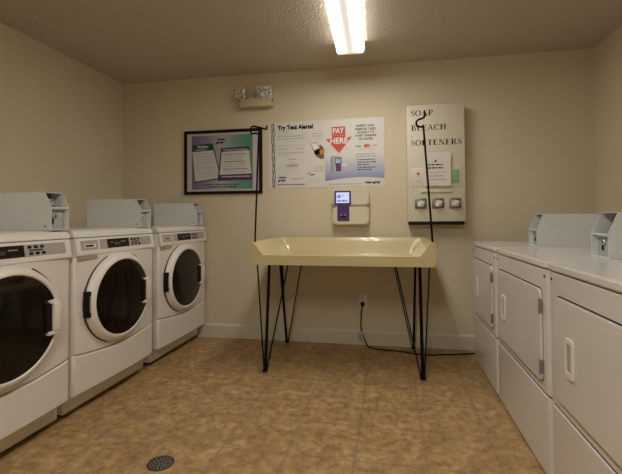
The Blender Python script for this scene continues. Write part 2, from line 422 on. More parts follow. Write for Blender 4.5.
# ------------------------------------------------------------------ washers
def washer(yc, W, label, dy=-.014):
    t = thing('washing_machine', label, 'washing machine', (-1.70, yc, 0), 'front-loading washers along the left wall')
    h = W / 2
    MB().box(-.80, -.012, -h, h, .137, 1.0, ENAMEL, .012).build('cabinet', t)
    # bulged upper and lower front panels
    def bulge(s):
        x = .014 * (1 - s * s); e = (1 - abs(s)) * h
        if e < .016: x -= .016 - math.sqrt(max(.016 ** 2 - (.016 - e) ** 2, 0))
        return x
    ss = [-1, -.995, -.985, -.965, -.93] + [-.85 + 1.7 * i / 22 for i in range(23)] + [.93, .965, .985, .995, 1]
    def smile(s): return .358 - .030 * (1 - s * s)
    def panel(zlo, zhi, name, mat):
        mb = MB(); rows = []
        rows.append([(-.03, s * h, zlo(s)) for s in ss])
        rows.append([(bulge(s) - .006, s * h, zlo(s)) for s in ss])
        rows.append([(bulge(s), s * h, zlo(s) + .007) for s in ss])
        rows.append([(bulge(s), s * h, zhi(s) - .007) for s in ss])
        rows.append([(bulge(s) - .006, s * h, zhi(s)) for s in ss])
        rows.append([(-.03, s * h, zhi(s)) for s in ss])
        mb.grid(rows, mat); return mb.build(name, t)
    panel(lambda s: smile(s) + .003, lambda s: .905, 'front_panel', ENAMEL)
    panel(lambda s: .134, lambda s: smile(s) - .003, 'lower_panel', ENAMEL)
    MB().box(-.70, -.074, -h + .004, h - .004, .030, .150, KICK, .003).build('kick_plate', t)
    for sx in (-.66, -.16):
        for sy in (-h + .06, h - .06):
            MB().lathe([(.022, 0), (.022, .01), (.012, .012), (.012, .04)], 2, (sx, sy, 0), RUBBER, 16).build('foot', t)
    # top
    MB().prism([(-.80, 1.002), (-.80, 1.048), (-.06, 1.048), (-.030, 1.045), (-.012, 1.036), (-.003, 1.020), (0, 1.002)], 1, -h, h, ENAMEL, .003).build('top_panel', t)
    # console
    con = MB().prism([(-.02, .999), (.000, .999), (.002, .996), (.016, .916), (.017, .905), (.010, .898), (-.02, .896)], 1, -h + .004, h - .006, ENAMEL, .002).build('control_console', t)
    def onface(u0, u1, f0, f1, lift, mat, mb, bev=.0008):
        # u along the width, f from 0 (top) to 1 (bottom) of the sloped face
        A, B = Vector((.002, 0, .996)), Vector((.016, 0, .916)); n = Vector((.080, 0, .014)).normalized()
        bm = bmesh.new(); P = []
        for l in (-.002, lift):
            for u, f in ((u0, f0), (u1, f0), (u1, f1), (u0, f1)):
                p = A + (B - A) * f + n * l; P.append(bm.verts.new((p.x, u, p.z)))
        for f in ((0, 1, 2, 3), (4, 5, 6, 7), (0, 1, 5, 4), (1, 2, 6, 5), (2, 3, 7, 6), (3, 0, 4, 7)): bm.faces.new([P[i] for i in f])
        bmesh.ops.recalc_face_normals(bm, faces=bm.faces)
        if bev: bmesh.ops.bevel(bm, geom=bm.edges[:], offset=bev, segments=1, affect='EDGES')
        mb.from_bm(bm, mat)
    k = W / .76
    mb = MB(); onface(-.342 * k, -.205 * k, .14, .82, .0012, GREYPAN, mb); dp = mb.build('drawer_label_plate', con)
    mb = MB(); onface(-.318 * k, -.225 * k, .40, .66, .0024, WHITEPL, mb); onface(-.31 * k, -.245 * k, .46, .60, .003, BLACK, mb, 0); mb.build('name_badge', con)
    mb = MB(); onface(-.190 * k, .335 * k, .12, .84, .0012, GREYPAN, mb); mb.build('control_plate', con)
    mb = MB(); onface(-.125 * k, .085 * k, .14, .82, .0026, DARKRED, mb)
    onface(-.06 * k, -.012 * k, .40, .62, .0030, LCD, mb, 0); onface(.0 * k, .05 * k, .36, .42, .0030, GREYINK, mb, 0); onface(-.09 * k, -.075 * k, .36, .42, .0030, GREYINK, mb, 0)
    mb.build('display', con)
    for i in range(3):
        for j in range(2):
            mb = MB(); u = (.105 + .036 * i + .006 * j) * k; f = .20 + .38 * j
            onface(u, u + .020 * k, f, f + .17, .004, BLACK, mb); mb.build('button', con)
    mb = MB(); onface(.112 * k, .19 * k, .44, .52, .0016, BLACK, mb, 0); mb.build('button_legend', con)
    MB().box(-.004, .012, -.36 * k, -.21 * k, .874, .897, TAN, .004).build('drawer_pull', t)
    # door, standing proud of the panel
    dz = .623; ky = 1.10
    def el(mb): mb.v = [(x, dy + (y - dy) * ky, z) for x, y, z in mb.v]; return mb
    el(MB().lathe([(.281, -.004), (.281, .0125), (.270, .0125), (.270, -.004)], 0, (0, dy, dz), DARK_SEAM, 72)).build('door_gap_shade', t)  # dark ring stands in for the shaded gap round the door
    ring = el(MB().lathe([(.276, -.004), (.275, .010), (.266, .034), (.256, .046), (.244, .052), (.236, .053), (.231, .049), (.228, .030)], 0, (0, dy, dz), RING, 72)).build('door', t)
    el(MB().lathe([(.2315, .040), (.230, .049), (.19, .055), (.11, .061), (.03, .063)], 0, (0, dy, dz), GLASS, 64)).build('door_glass', ring)
    MB().box(.045, .066, dy + .170, dy + .208, .552, .700, BLACK, .004).build('handle_recess', ring)
    hb = MB(); hb.box(.045, .080, dy + .206, dy + .250, .556, .694, RING, .006)
    hb.box(.045, .074, dy + .178, dy + .242, .540, .558, RING, .004); hb.box(.045, .074, dy + .190, dy + .242, .692, .708, RING, .004)
    hb.build('handle', ring)
    hg = MB().box(-.002, .040, dy - .304, dy - .280, .552, .698, BLACK, .004).build('hinge', t)
    MB().box(  .0395, .0412, dy - .295, dy - .285, .579, .671, GREYINK, 0).build('hinge_plate', hg)
    return t
washer(1.557, .76, 'white front-loading washer nearest the camera, cut off by the left picture edge')
washer(2.345, .76, 'white front-loading washer standing in the middle of the row of three')
washer(3.193, .79, 'white front-loading washer at the far end of its row, against the beige wall', -.030)

# ------------------------------------------------------------------ coin boxes
def coin_box(loc, rotz, label, w=.118, Lh=.43, hh=.200, zs=.122, group=None):
    t = thing('coin_box', label, 'coin box', loc, group, rotz)
    rec = .040; th = .003
    prof = [(0, 0), (0, zs), (-rec, hh), (-Lh, hh), (-Lh, 0)]
    mb = MB()
    mb.prism(prof, 1, -w / 2, -w / 2 + th, BOXPAINT); mb.prism(prof, 1, w / 2 - th, w / 2, BOXPAINT)
    mb.box(-Lh, -rec, -w / 2 + th, w / 2 - th, hh - th, hh, BOXPAINT)
    mb.box(-Lh, -Lh + th, -w / 2 + th, w / 2 - th, 0, hh - th, BOXPAINT)
    mb.box(-Lh + th, 0, -w / 2 + th, w / 2 - th, 0, th, BOXPAINT)
    mb.box(-.012, 0, -w / 2 + th, w / 2 - th, zs - .006, zs, BOXPAINT)
    mb.build('housing', t)
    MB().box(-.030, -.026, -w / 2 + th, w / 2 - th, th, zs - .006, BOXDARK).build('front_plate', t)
    MB().box(-.115, -.112, -w / 2 + th, w / 2 - th, th, hh - th, BOXIN).build('inner_bulkhead', t)
    m = MB(); m.box(-.112, -.060, -.022, .022, zs, zs + .045, BOXIN, .003); m.box(-.062, -.045, -.012, .014, zs + .008, zs + .026, STEEL, .002)
    m.build('coin_slide', t)
    m = MB().lathe([(.013, -.026), (.013, -.020), (.010, -.017)], 0, (0, -.012, zs * .62), STEEL, 16); m.box(-.0172, -.0164, -.015, -.009, zs * .62 - .006, zs * .62 + .006, BLACK)
    m.box(-.026, -.021, -.030, -.020, zs * .28, zs * .50, BLACK); m.build('lock', t)
    MB().lathe([(.005, -w / 2 - .002), (.005, -w / 2)], 1, (-.035, 0, .022), DARK_SEAM, 10).build('rivet', t)
    return t
G1 = 'blue-grey coin boxes on the washers'
ZT = 1.0485
coin_box((-1.712, 1.880, ZT), 0, 'blue-grey coin box on the nearest washer, cut by the left edge', group=G1)
coin_box((-1.712, 2.657, ZT), 0, 'blue-grey coin box standing on the middle washer', group=G1)
coin_box((-1.712, 3.508, ZT), 0, 'blue-grey coin box on the far washer, left of the framed poster', group=G1)

# ------------------------------------------------------------------ dryers
ZD = .917
def dryer(y0, y1, label, door=None):
    yc = (y0 + y1) / 2; W = y1 - y0; h = W / 2
    t = thing('clothes_dryer', label, 'dryer', (.637, yc, 0), 'front-loading dryers along the right wall')
    R = .026
    def plan(g=0.):                                          # outline seen from above, front corners rounded
        q = [(.86, h - g), (.86, -h + g)]
        for i in range(7): a = math.radians(90 * i / 6); q.append((g + R - R * math.sin(a), -h + g + R - R * math.cos(a)))
        for i in range(7): a = math.radians(90 * i / 6); q.append((g + R - R * math.cos(a), h - g - R + R * math.sin(a)))
        return q
    MB().prism(plan(), 2, .358, .880, ENAMEL2, .004).build('cabinet', t)
    for sx in (.07, .80):
        for sy in (-h + .06, h - .06): MB().lathe([(.02, 0), (.02, .012), (.011, .014), (.011, .03)], 2, (sx, sy, 0), RUBBER, 14).build('foot', t)
    MB().prism([(x - (.004 if x < .5 else 0), y) for x, y in plan()], 2, .8835, ZD, ENAMEL2, .007).build('top_panel', t)
    MB().prism(plan(.005), 2, .348, .885, SEAM).build('seam_shade', t)  # dark inner box, its colour gives the shade in the seams
    d0, d1 = (door[0] - yc, door[1] - yc)
    z0, z1 = .398, .792
    MB().prism(rrect(d0 - .002, d1 + .003, z0 - .002, z1 + .006, .028), 0, -.0012, .004, DARK_SEAM).build('door_gap_plate', t)  # larger dark plate paints the shaded gap around the door
    dr = MB().prism(rrect(d0, d1, z0, z1, .028), 0, -.011, .002, ENAMEL2, .003).build('door', t)
    hy = d1 - .135
    hm = MB(); out = rrect(hy - .032, hy + .032, .522, .662, .010); inn = rrect(hy - .019, hy + .019, .543, .645, .006)
    n = len(out); vs = [(-.017, *p) for p in out] + [(-.017, *p) for p in inn] + [(-.010, *p) for p in out] + [(-.0105, *p) for p in inn]
    fs = []
    for i in range(n):
        j = (i + 1) % n; fs += [(i, j, n + j, n + i), (2 * n + i, 2 * n + j, j, i), (n + i, n + j, 3 * n + j, 3 * n + i)]
    hm.add(vs, fs, WHITEPL).build('handle', dr, smooth=0)
    MB().prism(inn, 0, -.0128, -.0112, CUP).build('handle_cup', dr)
    for zz in (.722, .464):
        hm = MB().box(-.0165, -.004, d0 - .006, d0 + .012, zz - .029, zz + .029, HINGE, .003)
        hm.tube([(-.013, d0 + .001, zz - .033), (-.013, d0 + .001, zz + .033)], .0055, GREYINK)
        hm.build('hinge', t)
    MB().prism(plan(), 2, .014, .350, ENAMEL2, .004).build('lower_panel', t)
    for sy in (-h + .034, h - .034): MB().lathe([(.006, -.003), (.006, .001)], 0, (0, sy, .852), DARK_SEAM, 12).build('screw', t)
    return t
dryer(2.693, 3.400, 'white front-loading dryer farthest away, in the corner by the beige wall', (2.765, 3.345))
dryer(1.848, 2.688, 'white front-loading dryer in the middle of the right-hand row', (1.912, 2.617))
dryer(.960, 1.840, 'white front-loading dryer nearest the camera, cut off by the right picture edge', (1.03, 1.755))
G2 = 'grey coin boxes on the dryers'
coin_box((.897, 2.845, ZD + .0005), PI, 'grey coin box on the far corner dryer, left of the other grey box', w=.150, hh=.203, zs=.108, group=G2)
coin_box((.928, 2.062, ZD + .0005), PI, 'grey coin box cut by the right edge, on the middle dryer', w=.152, hh=.203, zs=.108, group=G2)

# ------------------------------------------------------------------ folding table
def folding_table():
    t = thing('folding_table', 'cream moulded folding table on black hairpin legs below the card reader', 'table', (-.346, 3.19, 0))
    ox, oy = -.346, 3.19
    x0, x1, y0, y1 = -.985 - ox, .293 - ox, 2.80 - oy, 3.555 - oy
    zb, zf, zl, ze = .775, .806, .847, .938
    xs = [0, .004, .010, .016, .028, .050, .075, .10, .118, .138]
    XS = [x0 + a for a in xs] + [x0 + .2 + (x1 - x0 - .4) * i / 10 for i in range(11)] + [x1 - a for a in xs[::-1]]
    YS = [y0 + a for a in (0, .004, .010, .018, .028, .040, .055)] + [y0 + .12 + (y1 - y0 - .24) * i / 8 for i in range(9)] + [y1 - a for a in (.08, .062, .045, .03, .018, .012, .005, 0)]
    def ramp(d, a, b, hi):
        if d <= a: return hi - .003 * max(0, (.004 - d) / .004)
        if d >= b: return zf
        u = (d - a) / (b - a); return hi + (zf - hi) * (u + .12 * math.sin(2 * PI * u) * -.5)
    def hz(x, y):
        lat = ramp(min(x - x0, x1 - x), .014, .135, ze)
        bak = ramp(y1 - y, .014, .062, ze)
        fro = ramp(y - y0, .018, .055, zl)
        return max(lat, bak, fro)
    R = .06
    def mapx(x, y):
        d = y1 - y
        if d < R:
            c = R - math.sqrt(max(R * R - (R - d) ** 2, 0))
            f = (x - x0) / (x1 - x0); return x0 + c + f * (x1 - x0 - 2 * c)
        return x
    P = [[(mapx(x, y), y, hz(x, y)) for x in XS] for y in YS]
    mb = MB(); mb.grid(P, CREAM)
    per = [P[0][j] for j in range(len(XS))] + [P[i][-1] for i in range(1, len(YS))] + [P[-1][j] for j in range(len(XS) - 2, -1, -1)] + [P[i][0] for i in range(len(YS) - 2, 0, -1)]
    n = len(per)
    vs = per + [(p[0], p[1], zb) for p in per]
    mb.add(vs, [(i, n + i, n + (i + 1) % n, (i + 1) % n) for i in range(n)] + [tuple(n + i for i in range(n))], CREAM)
    mb.build('table_top', t, smooth=40)
    def leg(foot, rods, outward):
        F = Vector((foot[0] - ox, foot[1] - oy, .012)); m = MB()
        tops = []
        for (tx, ty, r) in rods:
            T = Vector((tx - ox, ty - oy, zb - .004)); d = (T - F).normalized()
            off = Vector((d.x, d.y, 0)); off = off.normalized() * .010 if off.length else off
            m.tube([F + off, T], r, ROD); tops.append(T)
        cx = sum(a.x for a in tops) / 3; cy = sum(a.y for a in tops) / 3
        m.prism([(a.x + (a.x - cx) * .12, a.y + (a.y - cy) * .12) for a in tops], 2, zb - .008, zb, ROD)
        m.tube([F + Vector((.016 * math.cos(a * PI / 6), .016 * math.sin(a * PI / 6), .004)) for a in range(13)], .005, ROD)
        lg = m.build('leg', t)
        MB().lathe([(.010, 0), (.014, .002), (.014, .009), (.008, .012)], 2, (F.x, F.y, 0), STEEL, 16).build('foot_glide', lg)
    leg((-.887, 2.838), [(-.957, 2.885, .0055), (-.926, 3.09, .0115), (-.728, 2.895, .0052)], -1)
    leg((.209, 2.881), [(.262, 2.895, .0050), (.211, 3.09, .0122), (.038, 2.90, .0046)], 1)
    leg((-.905, 3.545), [(-.935, 3.50, .0065), (-.905, 3.32, .0100), (-.748, 3.50, .0052)], -1)
    leg((.183, 3.540), [(.204, 3.49, .0065), (.195, 3.32, .0100), (.018, 3.50, .0046)], 1)
    # two hook-topped garment rods standing in the end rims
    def hook(pts, r=.0065):
        P = catmull([(a - ox, b - oy, c) for a, b, c in pts], 5)
        return MB().tube(P, r, ROD, 10).build('hook_rod', t)
    hook([(-.968, 2.86, .88), (-.966, 2.862, .95), (-.961, 2.90, 1.40), (-.956, 2.925, 1.730), (-.957, 2.927, 1.738), (-.974, 2.927, 1.743), (-1.008, 2.93, 1.743),
          (-1.018, 2.93, 1.750), (-1.019, 2.93, 1.784), (-1.003, 2.93, 1.797), (-.985, 2.93, 1.796), (-.94, 2.93, 1.784), (-.908, 2.93, 1.772), (-.896, 2.93, 1.774), (-.894, 2.93, 1.797)])
    hook([(.281, 2.87, .88), (.281, 2.872, .95), (.262, 2.90, 1.30), (.238, 2.93, 1.705), (.233, 2.93, 1.730), (.212, 2.93, 1.735), (.197, 2.93, 1.738), (.189, 2.93, 1.757),
          (.192, 2.93, 1.775), (.206, 2.93, 1.786), (.232, 2.93, 1.794), (.245, 2.93, 1.808), (.244, 2.93, 1.845)], .0072)
folding_table()

# ------------------------------------------------------------------ things on the far wall
def framed_poster():
    cx, cz = -1.535, 1.640
    t = thing('framed_poster', 'dark wood framed laundry instructions in purple and green above the washers', 'framed poster', (cx, D, cz))
    PT = Print(t)
    w, h, f = .387, .302, .027
    mb = MB()
    mb.prism([(-w, h), (w, h), (w - f, h - f), (-w + f, h - f)], 1, -.024, 0, FRAMEW, .002); mb.prism([(-w, -h), (w, -h), (w - f, -h + f), (-w + f, -h + f)], 1, -.024, 0, FRAMEW, .002)
    mb.prism([(-w, h), (-w + f, h - f), (-w + f, -h + f), (-w, -h)], 1, -.024, 0, FRAMEW, .002); mb.prism([(w, h), (w - f, h - f), (w - f, -h + f), (w, -h)], 1, -.024, 0, FRAMEW, .002)
    mb.build('frame', t)
    MB().box(-w + f - .002, w - f + .002, -.012, -.002, -h + f - .002, h - f + .002, MAT_).build('mat_board', t)
    G = gradient('purple_to_green_print', [(0, (.17, .095, .20)), (.22, (.24, .17, .27)), (.48, (.36, .38, .36)), (.72, (.15, .27, .22)), (1, (.06, .20, .15))], 0, -.31, .30)  # ramp colours darkened to hold the dimming of glass
    U = lambda x: -w + (x - 30) / 490 * 2 * w
    V = lambda y: h - (y - 43) / 392 * 2 * h
    m = MB(); y = -.0126
    rect(m, U(78), U(462), V(405), V(75), G, y)
    m.build('printed_background', t, smooth=0)
    rnd = random.Random(3)
    def Q(P): return [(U(a), V(b)) for a, b in P]
    m = MB()
    quad(m, Q([(78, 130), (212, 122), (270, 342), (96, 364)])[::-1], GREEN, -.0132)
    quad(m, Q([(82, 172), (217, 166), (262, 336), (100, 356)])[::-1], GLASSDIM, -.0136)
    PT.text('Washing', U(112), V(149), .022, WHITEINK, -.0137, bold=.02); PT.text('Instructions', U(104), V(164), .016, WHITEINK, -.0137)
    for k in range(9):
        yy = 188 + 17 * k; xa = 92 + k * 3.2
        PT.words(U(xa + 8), U(xa + 118 - rnd.random() * 20 + k * 2), V(yy), .006, GREYINK if k % 2 else LIGHTINK, -.0138, rnd)
    m.build('washing_sheet', t, smooth=0)
    m = MB()
    quad(m, Q([(265, 155), (440, 149), (460, 352), (243, 354)])[::-1], PLUM, -.0140)
    quad(m, Q([(270, 178), (441, 174), (455, 314), (256, 318)])[::-1], GLASSDIM, -.0144)
    quad(m, Q([(262, 320), (455, 316), (457, 346), (256, 348)])[::-1], LAVPLUM, -.0144)
    PT.text('Drying Instructions', U(282), V(172), .020, WHITEINK, -.0146, width=U(430) - U(282))
    for k in range(8): PT.words(U(282), U(430 - rnd.random() * 25), V(196 + 15 * k), .006, GREYINK if k % 3 else INK, -.0146, rnd)
    PT.words(U(272), U(445), V(332), .007, WHITEINK, -.0146, rnd)
    m.build('drying_sheet', t, smooth=0)
    m = MB(); PT.text('mac', U(238), V(106), .021, INK, -.0134, bold=.05, shear=.3, width=U(294) - U(238)); PT.text('gray', U(232), V(124), .020, INK, -.0134, bold=.05, shear=.3, width=U(290) - U(232))
    PT.words(U(150), U(385), V(379), .007, INK, -.0134, rnd); PT.words(U(180), U(365), V(394), .009, INK, -.0134, rnd)
    m.build('printed_lettering', t, smooth=0)
framed_poster()

def alert_poster():
    w, h = .522, .602
    t = thing('wall_poster', 'white text alert poster with teal wavy stripe, left one of the pair', 'poster', (-1.086, D, 1.385))
    PT = Print(t)
    MB().box(0, w, -.0025, -.0003, 0, h, PAPER).build('sheet', t, smooth=0)
    U = lambda x: (x - 25) / 343 * w
    V = lambda y: h - (y - 40) / 400 * h
    y = -.0030; rnd = random.Random(5)
    m = MB()
    for ph, ax, wd, mt in ((0, 8, 2.4, TEAL), (2.2, 9, 2.2, BLUEINK), (4.0, 8, 1.8, TEAL)):
        L, R = [], []
        for i in range(41):
            yy = 46 + (438 - 46) * i / 40; x = 53 + ax * math.sin(ph + i * .24) + (i - 20) * .18
            L.append((U(x - wd), V(yy))); R.append((U(x + wd), V(yy)))
        for i in range(40): quad(m, [L[i], L[i + 1], R[i + 1], R[i]], mt, y - .0002 * ax / 8 * (1 + ph / 4))
    m.build('wavy_stripe', t, smooth=0)
    m = MB()
    PT.text('Try Text Alerts!', U(80), V(86), .036, INK, y, width=U(298) - U(80), bold=.055)
    PT.text('for laundry', U(88), V(106), .017, GREYINK, y, width=U(158) - U(88))
    m.build('headline', t, smooth=0)
    m = MB()
    for yy, a, b in ((130, 82, 240), (146, 82, 250), (162, 130, 200), (186, 82, 250), (208, 85, 140), (208, 190, 245), (232, 82, 245), (246, 84, 150), (272, 140, 200), (292, 155, 190), (330, 138, 205), (388, 165, 245), (396, 165, 230),
                      (122, 290, 352), (136, 292, 352), (150, 300, 352), (312, 330, 354), (328, 312, 354), (344, 300, 354)):
        PT.words(U(a), U(b), V(yy), .007, GREYINK if (yy // 2) % 3 else LIGHTINK, y, rnd)
    rect(m, U(133), U(207), V(316), V(299), LIGHTINK, y); PT.words(U(138), U(203), V(311), .010, GREYINK, y - .0003, rnd)
    PT.words(U(78), U(250), V(424), .008, INK, y, rnd)
    PT.text('mac', U(84), V(382), .018, BLUEINK, y, width=U(134) - U(84), bold=.06, shear=.3); PT.text('gray', U(80), V(400), .018, BLUEINK, y, width=U(132) - U(80), bold=.06, shear=.3)
    m.build('small_print', t, smooth=0)
    m = MB()
    quad(m, [(U(a), V(b)) for a, b in ((302, 200), (345, 188), (358, 205), (364, 268), (345, 274), (322, 262), (305, 240))][::-1], BROWN, y)
    quad(m, [(U(a), V(b)) for a, b in ((282, 182), (318, 166), (340, 206), (300, 228))][::-1], GREYINK, y - .0003)
    quad(m, [(U(a), V(b)) for a, b in ((288, 184), (316, 172), (333, 204), (303, 218))][::-1], WHITEINK, y - .0006)
    quad(m, [(U(a), V(b)) for a, b in ((300, 226), (334, 210), (342, 236), (314, 250))][::-1], INK, y - .0004)
    quad(m, [(U(a), V(b)) for a, b in ((335, 222), (366, 214), (366, 240), (340, 246))][::-1], ORANGE, y - .0007)
    m.build('phone_picture', t, smooth=0)
    m = MB()
    for cxx, cyy, rx, ry, mt in ((298, 396, 44, 9, LIGHTINK), (296, 393, 40, 7, WHITEINK), (272, 358, 12, 10, LIGHTINK)):
        quad(m, [(U(cxx + rx * math.cos(a * PI / 12)), V(cyy + ry * math.sin(a * PI / 12))) for a in range(24)], mt, y - (.0003 if mt is WHITEINK else 0))
    PT.text('rs', U(282), V(370), .016, INK, y, bold=.06, width=U(306) - U(282)); PT.words(U(265), U(335), V(393), .006, GREYINK, y - .0006, rnd)
    m.build('oval_badge', t, smooth=0)
alert_poster()

def pay_poster():
    w, h = .522, .604
    t = thing('wall_poster', 'white and lavender pay here poster with large red down arrow', 'poster', (-.563, D, 1.384))
    PT = Print(t)
    MB().box(0, w, -.0030, -.0003, 0, h, PAPER).build('sheet', t, smooth=0)
    U = lambda x: (x - 17) / 352 * w
    V = lambda y: h - (y - 32) / 404 * h
    y = -.0036; rnd = random.Random(9)
    m = MB(); G = gradient('lavender_print', [(0, (.17, .19, .37)), (.25, (.30, .32, .48)), (1, (.645, .615, .55))], 2, V(402), V(255))
    P = [(U(17), V(250)), (U(369), V(250)), (U(369), V(390))] + [(U(369 - 352 * i / 12), V(390 - 14 * math.sin(PI * i / 12) + 12 * i / 12)) for i in range(1, 12)] + [(U(17), V(402))]
    quad(m, P[::-1], G, y); m.build('lavender_band', t, smooth=0)
    m = MB()
    quad(m, [(U(a), V(b)) for a, b in ((57, 78), (140, 76), (142, 142), (180, 140), (102, 236), (22, 148), (60, 146))][::-1], REDINK, y)
    PT.text('PAY', U(65), V(116), .046, WHITEINK, y - .0004, width=U(133) - U(65), bold=.03)
    PT.words(U(68), U(132), V(133), .010, ORANGE, y - .0004, rnd)
    PT.text('HERE', U(48), V(178), .050, WHITEINK, y - .0004, width=U(156) - U(48), bold=.03)
    m.build('arrow_graphic', t, smooth=0)
    m = MB()
    for s, yy, a, b in (('INSERT AND', 84, 207, 312), ('REMOVE CARD', 104, 200, 322), ('QUICKLY TO', 123, 212, 312), ('START WASHER', 143, 198, 326), ('OR DRYER', 163, 218, 304)):
        PT.text(s, U(a), V(yy), .019, INK, y, width=U(b) - U(a), bold=.02)
    PT.text('VISA', U(200), V(204), .014, BLUEINK, y, width=U(236) - U(200), bold=.03)
    quad(m, [(U(a), V(b)) for a, b in rrect(250, 286, 188, 208, 5, 3)][::-1], ORANGE, y); quad(m, [(U(a), V(b)) for a, b in rrect(254, 270, 191, 205, 6, 3)][::-1], REDINK, y - .0003)
    PT.words(U(300), U(330), V(200), .010, GREYINK, y, rnd); PT.words(U(222), U(310), V(220), .006, LIGHTINK, y, rnd)
    for yy, a, b in ((250, 205, 320), (263, 205, 322), (282, 212, 318), (297, 212, 326), (312, 212, 280), (328, 212, 322), (341, 212, 300)):
        PT.words(U(a), U(b), V(yy), .009, GREYINK if yy < 270 else BLUEINK, y - .0004, rnd)
    PT.words(U(38), U(240), V(424), .008, GREYINK, y, rnd)
    PT.text('mac-gray', U(256), V(419), .020, INK, y, width=U(346) - U(256), bold=.05)
    m.build('printed_lettering', t, smooth=0)
    m = MB()
    quad(m, [(U(a), V(b)) for a, b in ((48, 262), (62, 252), (118, 256), (118, 345), (70, 356), (52, 346))][::-1], GREYINK, y - .0004)
    quad(m, [(U(a), V(b)) for a, b in ((64, 258), (116, 260), (116, 343), (72, 352))][::-1], LIGHTINK, y - .0008)
    quad(m, [(U(a), V(b)) for a, b in ((74, 262), (114, 264), (116, 302), (78, 302))][::-1], BLUEINK, y - .0012)
    quad(m, [(U(a), V(b)) for a, b in ((79, 268), (110, 270), (111, 296), (82, 296))][::-1], SCREENPRINT, y - .0016)
    quad(m, [(U(a), V(b)) for a, b in ((80, 302), (112, 302), (113, 342), (83, 345))][::-1], LAVPLUM, y - .0012)
    quad(m, [(U(a), V(b)) for a, b in ((118, 300), (150, 302), (150, 312), (118, 310))][::-1], WHITEINK, y - .0008)
    m.build('reader_picture', t, smooth=0)
SCREENPRINT = principled('pale_blue_ink', (.35, .48, .62), .4)
pay_poster()

def card_reader():
    t = thing('card_reader', 'ivory wall card reader with lit screen and purple slot', 'card reader', (-.331, D, 1.048))
    PT = Print(t)
    sx, sz = .318 / 335, .322 / 320
    U = lambda x: -.159 + (x - 60) * sx
    V = lambda y: .322 - (y - 65) * sz
    MB().prism(rrect(U(66), U(390), V(383), V(68), .03), 1, -.05, 0, READER, .004).build('back_housing', t)
    MB().prism(rrect(U(60), U(394), V(224), V(64), .035), 1, -.085, -.04, READER, .010).build('upper_cover', t)
    MB().prism(rrect(U(62), U(392), V(386), V(229), .035), 1, -.084, -.04, READER, .008).build('lower_cover', t)
    b = MB().prism(rrect(U(80), U(232), V(212), V(94), .010), 1, -.092, -.07, PURPLE, .003).build('screen_bezel', t)
    MB().box(U(97), U(216), -.0935, -.088, V(199), V(108), SCREEN).build('screen', b)
    PT = Print(b); m = MB(); PT.text('LIR', U(106), V(152), .022, SCREENINK, -.0940, width=U(140) - U(106), bold=.05); rect(m, U(152), U(168), V(136), V(130), SCREENINK, -.0940)
    PT.words(U(106), U(208), V(186), .010, SCREENINK, -.0940, random.Random(2)); m.build('screen_lettering', b, smooth=0)
    s = MB().prism(rrect(U(105), U(216), V(354), V(214), .008), 1, -.090, -.07, PURPLE, .003).build('card_slot_panel', t)
    m = MB().box(U(130), U(190), -.0915, -.088, V(326), V(312), BLACK); m.box(U(136), U(146), -.0915, -.089, V(308), V(292), GREYINK); m.box(U(172), U(182), -.0915, -.089, V(308), V(292), GREYINK)
    quad(m, [(U(160), V(262)), (U(172), V(284)), (U(148), V(284))], LAVPLUM, -.0905); m.build('card_slot', s)
    m = MB().box(U(252), U(345), -.0862, -.084, V(104), V(100), LIGHTINK); m.box(U(290), U(302), -.0866, -.084, V(104), V(98), GREYINK); m.build('status_light', t)
card_reader()

